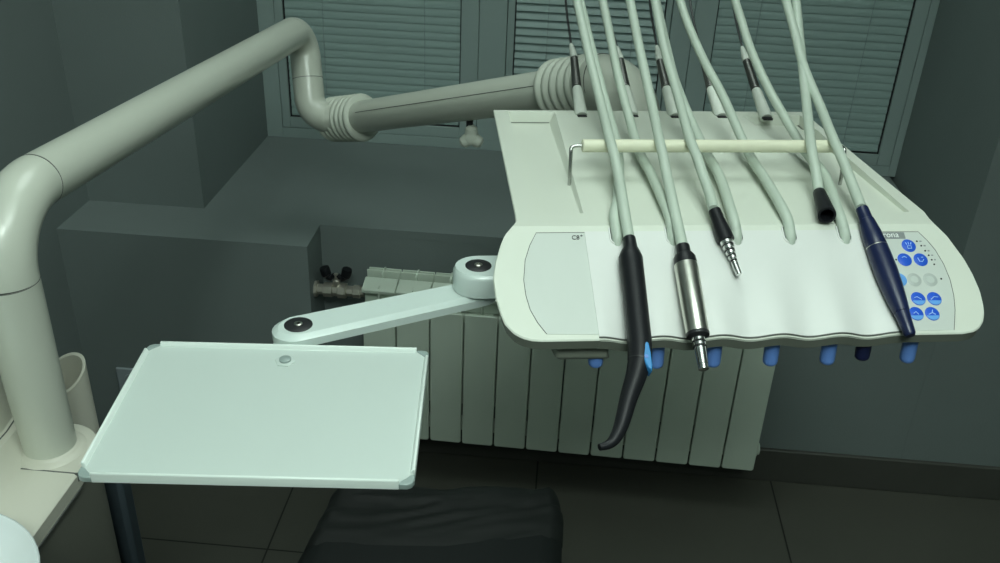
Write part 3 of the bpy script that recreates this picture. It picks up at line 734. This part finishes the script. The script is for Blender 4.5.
def TH(p): return V((AH.x,AH.y,0)) + V((hx,hy,0))*p[0] + V((-hy,hx,0))*p[1] + V((0,0,p[2]))
ho = capsule(.14,.0290,.0290)
ho2 = [(x+(.002 if x < 0 else 0),y*.94) for x,y in ho]
hub.rings([[TH((x,y,-.5262)) for x,y in ho],[TH((x,y,HT-.006)) for x,y in ho],[TH((x,y,HT-.002)) for x,y in ho2],[TH((x*.98+.002,y*.86,HT)) for x,y in ho]])
obj('hub', hub, M['arm'], ar, angle=30)
pivcap(V((AH.x,AH.y,HT)), ar)
obj('link_plate', MB().box((.085,-.02,-.545),(.16,.025,-.5255),TH), M['arm'], ar, bevel=.002)
obj('pivot_shaft', MB().lathe((AE.x,AE.y,-.5540),(0,0,1),[(0,.010),(.002,.012),(.0135,.012)],16), M['arm'], ar)

# ------------------------------------------------------------------ cream pipe carrying the table
pipe = empty('support_pipe', (-.608,.882,-.765), 0, 'cream bent support pipe with ribbed bellows rising from the cabinet to the instrument table', 'support pipe')
PX, PY = -.613,.882
ZT = -.440
post_top = V((PX,PY,ZT)); tr_end = V((-.559,1.939,-.4955))
def bendpath(a, c, b, r, n=12):      # from a towards c, filleted with radius r, towards b
    a,c,b = V(a),V(c),V(b); da = (a-c).normalized(); db = (b-c).normalized()
    ang = da.angle(db); t = r/math.tan(ang/2)
    p0 = c+da*t; p1 = c+db*t; cen_ = c+(da+db).normalized()*(r/math.sin(ang/2))
    out = []
    va_ = p0-cen_; vb_ = p1-cen_; tot = va_.angle(vb_); ax_ = va_.cross(vb_).normalized()
    for k in range(n+1): out.append(cen_ + Matrix.Rotation(tot*k/n,3,ax_) @ va_)
    return out
e1 = bendpath((PX,PY,-.7),post_top,tr_end,.085,18)
rp = .0342
obj('lower_post', MB().tube([(PX+.004,PY,-.775),e1[0]-V((0,0,.0006))],[.0306,rp],48), M['cream'], pipe)
radii = [rp-(.0342-.0318)*k/18 for k in range(19)]
obj('elbow', MB().tube(e1,radii,48), M['cream'], pipe)
obj('joint_line', MB().tube([e1[0]-V((0,0,.0014)),e1[0]+V((0,0,.0002))],rp-.0001,48).tube([e1[0]-V((0,0,.0012)),e1[0]-V((0,0,.0004))],rp+.00025,48), M['seam'], pipe)
dE = (tr_end-post_top).normalized()
bd = V((-.530,1.862,-.662)); dn_top = tr_end
e2 = bendpath(post_top, tr_end, bd, .045, 14)
obj('joint_line', MB().tube([e1[-1]-dE*.0003,e1[-1]+dE*.0006],.03205,48), M['seam'], pipe)
obj('boom', MB().tube([e1[-1]+dE*.0005, e2[0]],[.0317,.0315],48), M['cream'], pipe)
SA, SB = V((-.448,1.862,-.660)), V((.063,1.351,-.398))
dS = (SB-SA).normalized()
e3 = bendpath(e2[-1], bd+V((.0,.0,.0)), SA, .045, 14)
obj('drop_elbow', MB().tube(e2+e3+[SA+dS*.01],[.0315]*(len(e2)+len(e3)+1),40), M['cream'], pipe)
j = (e2[-1]+e3[0])/2; dj = (e3[0]-e2[-1]).normalized()
obj('joint_line', MB().tube([j-dj*.0005,j+dj*.0005],.0318,40), M['seam'], pipe)
def bellows(a, d_, L_, r0, r1, nrib):
    prof = [(0,.030)]
    for k in range(nrib):
        t = L_*k/nrib; w = L_/nrib
        r = r0+(r1-r0)*k/nrib
        prof += [(t+w*.05,r-.006),(t+w*.18,r-.001),(t+w*.45,r),(t+w*.72,r-.001),(t+w*.88,r-.006)]
    prof += [(L_,.030)]
    return MB().lathe(a,d_,prof,40)
bdir = (dS*.8+V((1,.0,.0))*.25).normalized()
obj('bellows', bellows(SA-bdir*.058, bdir, .104, .0475,.0500, 7), M['bellows'], pipe, angle=60)
S1 = SA+dS*.03
E_ = SB-dS*.10
obj('spring_arm', MB().tube([S1,E_],[.0325,.0325],48), M['cream'], pipe)
# lengthwise seam on the arm cover, on the side facing the room
sd = dS.cross(V((0,0,1))).normalized()
if sd.y > 0: sd = -sd
nrm_ = (sd*.93+sd.cross(dS)*(.37 if sd.cross(dS).z > 0 else -.37)).normalized()
obj('seam_line', MB().tube([S1+nrm_*.0325+dS*.05,E_+nrm_*.0325],.0007,6), M['seam'], pipe)
obj('bellows', bellows(SB-dS*.122, dS, .100, .0470,.0455, 6), M['bellows'], pipe, angle=60)
e4c = SB+dS*.055
e4 = bendpath(SB-dS*.05, e4c, e4c+V((0,0,-.2)), .055, 14)
obj('joint_elbow', MB().tube([SB-dS*.05]+e4+[e4c+V((0,0,-.13))],.0425,40), M['cream'], pipe)
jl = SB-dS*.012
obj('joint_line', MB().tube([jl,jl+dS*.0010],.0428,40), M['seam'], pipe)
fb = e4c+V((0,0,-.125))
c1 = U((.0,.335,-.052)); 
obj('table_bracket', MB().tube(spline([fb+V((0,0,.02)),fb+V((.0,-.02,-.01)),U((.0,.34,-.085)),U((.0,.25,-.080)),U((.0,.2,-.050))],6),.022,20), M['cream'], pipe)
# clamp knob under the spring arm
kp = SA+dS*(.425); kp = kp+V((0,0,-.030))
kb = obj('clamp_stud', MB().tube([kp+V((0,0,.004)),kp+V((0,0,-.016))],.0062,12), M['blackcap'], pipe)
ks = MB(); kc = kp+V((.004,-.004,-.034))
for a in (90,215,330):
    dd = V((math.cos(math.radians(a)),-.1,math.sin(math.radians(a))))
    ks.tube([kc, kc+dd*.010, kc+dd*.018, kc+dd*.0225],[.012,.0118,.0105,.005],14)
ks.lathe(kc+V((0,-.0135,0)),(0,1,0),[(0,.006),(.003,.011),(.024,.011),(.027,.006)],20)
obj('clamp_knob', ks, M['bellows'], pipe, sub=0)

# ------------------------------------------------------------------ cuspidor cabinet at the left
cb = empty('cuspidor_cabinet', (-.75,.7,FZ), 0, 'ivory-topped dental cabinet with grey sides at the left edge carrying the pipe', 'dental cabinet')
ZC = -.770
def cab_outline(xr, yb, yf, xl, r):
    o = [(xl,yf),(xr,yf)]
    for k in range(11): a = PI/2*k/10; o.append((xr-r+r*math.cos(a), yb-r+r*math.sin(a)))
    o.append((xl,yb)); return o
oc = cab_outline(-.556,.938,.25,-.99,.056)
obj('carcass', MB().prism(cab_outline(-.5585,.935,.253,-.988,.054),FZ,ZC-.024), M['cabside'], cb)
f_ = [(x,y) for x,y in oc]
top = MB(); oin = cab_outline(-.560,.934,.254,-.986,.052)
top.rings([[V((x,y,ZC-.022)) for x,y in oc],[V((x,y,ZC-.003)) for x,y in oc],[V((x,y,ZC)) for x,y in oin]])
obj('top', top, M['ivory'], cb, angle=50)
obj('top_seam', MB().box((-.628,.8405,ZC-.012),(-.5555,.8425,ZC+.0003)).box((-.5562,.28,ZC-.0245),(-.5545,.8425,ZC-.0215)), M['seam'], cb)
obj('post_flange', MB().lathe((PX+.004,PY,ZC-.001),(0,0,1),[(0,.0420),(.002,.0405),(.0035,.036),(.006,.0325),(.0085,.0308)],40), M['ivory'], cb, angle=60)
# raised housing beside the post, with a fillet down to the ledge
def hs_row(x,z,y0_,y1_): return [V((x,y0_,z)),V((x,y1_,z))]
hprof = [(-.99,-.655),(-.690,-.655),(-.682,-.658),(-.678,-.666),(-.664,-.744),(-.660,-.747),(-.652,-.748),(-.646,-.755),(-.636,-.766),(-.626,-.770),(-.626,-.775),(-.99,-.775)]
obj('raised_housing', MB().rings([[V((x,.25,z)) for x,z in hprof],[V((x,.880,z)) for x,z in hprof],[V((x-.004 if x > -.9 else x,.910,z)) for x,z in hprof],[V((x-.014 if x > -.9 else x,.928,z)) for x,z in hprof],[V((x-.03 if x > -.9 else x,.936,z if z < -.72 else z-.006)) for x,z in hprof]]), M['ivory'], cb, angle=35)
obj('housing_seam', MB().tube([V((-.6610,.25,-.7468)),V((-.6610,.880,-.7468)),V((-.6650,.911,-.7468))],.0011,6), M['seam'], cb)
# hollow upright cup holder behind the post
cc = V((-.648,1.000,0)); R = .030; nq = 32; zb_ = -.90
outer = [V((cc.x+R*math.cos(2*PI*k/nq),cc.y+R*math.sin(2*PI*k/nq),0)) for k in range(nq)]
inner = [V((cc.x+(R-.004)*math.cos(2*PI*k/nq),cc.y+(R-.004)*math.sin(2*PI*k/nq),0)) for k in range(nq)]
def slz(p): return -.742 + (p.y-cc.y)*.55 + (p.x-cc.x)*.25
obj('cup_holder', MB().rings([[V((p.x,p.y,zb_)) for p in outer],[V((p.x,p.y,slz(p))) for p in outer],[V((p.x,p.y,slz(p))) for p in inner],[V((p.x,p.y,-.84)) for p in inner]]), M['ivory'], cb, angle=40)
# rear sheet / column
obj('rear_column', MB().box((-.74,.938,FZ),(-.562,.968,-.86)), M['bluedark'], cb, bevel=.006)
# spittoon bowl
bc = V((-.583,.582,-.700))
bw = obj('bowl', MB().lathe(bc+V((0,0,-.062)),(0,0,1),[(0,.045),(.010,.060),(.034,.095),(.054,.114),(.060,.117),(.063,.1165),(.064,.1145),(.061,.1115),(.052,.104),(.030,.075),(.016,.045),(.010,.015),(.009,.002)],56), M['ceramic'], cb, angle=60)
obj('drain', MB().lathe(bc+V((0,0,-.054)),(0,0,1),[(0,.014),(.002,.014),(.003,.011),(.0015,.004)],20), M['chrome'], bw)
obj('bowl_base', MB().lathe((bc.x-.03,bc.y,ZC-.001),(0,0,1),[(0,.055),(.006,.052),(.012,.047)],32), M['ivory'], cb)

# ------------------------------------------------------------------ dark foot end of the patient chair
ch = empty('patient_chair', (-.16,.75,FZ), 0, 'black upholstered chair end with crumpled dark cover at the bottom of the room', 'dental chair')
cxs = MB(); rws = []
def chz(x,y): return 0
ys = [1.262,1.258,1.25,1.235,1.21,1.18,1.14,1.05,.9,.7,.5,.3]
NX = 24
def chair_ring(y, drop, inset):
    t = (1.262-y)/.22
    xl = -.345 - .030*t + inset; xr = .030 + .016*min(1,t*3) + .002*t - inset
    yo = lambda s_: .040*(s_-.5)
    r = []
    for k in range(NX+1):
        s_ = k/NX; e = min(s_,1-s_)*2
        rr_ = .018
        x = xl+(xr-xl)*s_
        z = -1.100 - drop - rr_*(1-min(1,e*8))**2
        r.append(V((x,y+yo(s_),z)))
    r += [V((xr+.002,y+yo(1),-1.15)),V((xr-.004,y+yo(1),-1.185)),V((xl+.004,y+yo(0),-1.185)),V((xl-.002,y+yo(0),-1.15))]
    return r
rings_ = [chair_ring(y, dr, ins_) for y,dr,ins_ in zip(ys,(.05,.028,.012,.004,.001,0,0,0,0,0,0,0),(.016,.008,.003,.001,0,0,0,0,0,0,0,0))]
obj('cushion', MB().rings(rings_), M['leather'], ch, angle=60)
# crumpled cover over the end
cw = MB(); NU, NV = 72, 26; rws = []
from mathutils import noise as mnoise
def wr(u,v):
    z = 0
    for sx,sy_,sd_,am in ((1.3,4.2,3.1,.0085),(2.0,6.5,8.4,.0045)):
        q = mnoise.noise(V((u*sx+1.2*v, v*sy_+.9*u, sd_)))
        z += am*max(0,(1-2.6*abs(q)))**1.3
    return z
for i in range(NV+1):
    v = i/NV; y = 1.268-.150*v
    r = []
    for j in range(NU+1):
        u = j/NU
        ye = y - (.02*math.sin(PI*u)**2)*v + .030*v*(u-.5)
        t = (1.262-ye)/.22
        xl = -.347-.030*t; xr = .033+.016*min(1,max(0,t)*3)
        cr = min(1, max(0,(v-.0)/.22)); dz = -.055*(1-cr)**2
        e = min(u,1-u)*2; dz2 = -.022*(1-min(1,e*9))**2
        fade = (1-v)**.7
        inset = .016*(1-cr)**2
        x = (xl+inset)+((xr-inset)-(xl+inset))*u
        r.append(V((x, ye+.040*(u-.5), -1.0975-.0040*v**4+dz+dz2+wr(u*2.2,v*1.2)*fade)))
    rws.append(r)
low = [[p+V((0,0,-.003)) for p in r] for r in rws]
cw.grid(rws).grid(low)
obj('crumpled_cover', cw, M['film'], ch, angle=75)
obj('pedestal', MB().box((-.27,.30,FZ+.05),(-.05,.80,-1.19)), M['leather'], ch, bevel=.02)
obj('base_plate', MB().box((-.34,.15,FZ),(.02,.95,FZ+.05)), M['leather'], ch, bevel=.015)
# ------------------------------------------------------------------ world and view
w = bpy.data.worlds.new('world'); scene.world = w; w.use_nodes = True
w.node_tree.nodes['Background'].inputs[0].default_value = (.25,.42,.5,1); w.node_tree.nodes['Background'].inputs[1].default_value = .25
vs = scene.view_settings; vs.view_transform = 'Standard'; vs.look = 'None'; vs.gamma = 1; vs.use_curve_mapping = False
vs.exposure = -0.36
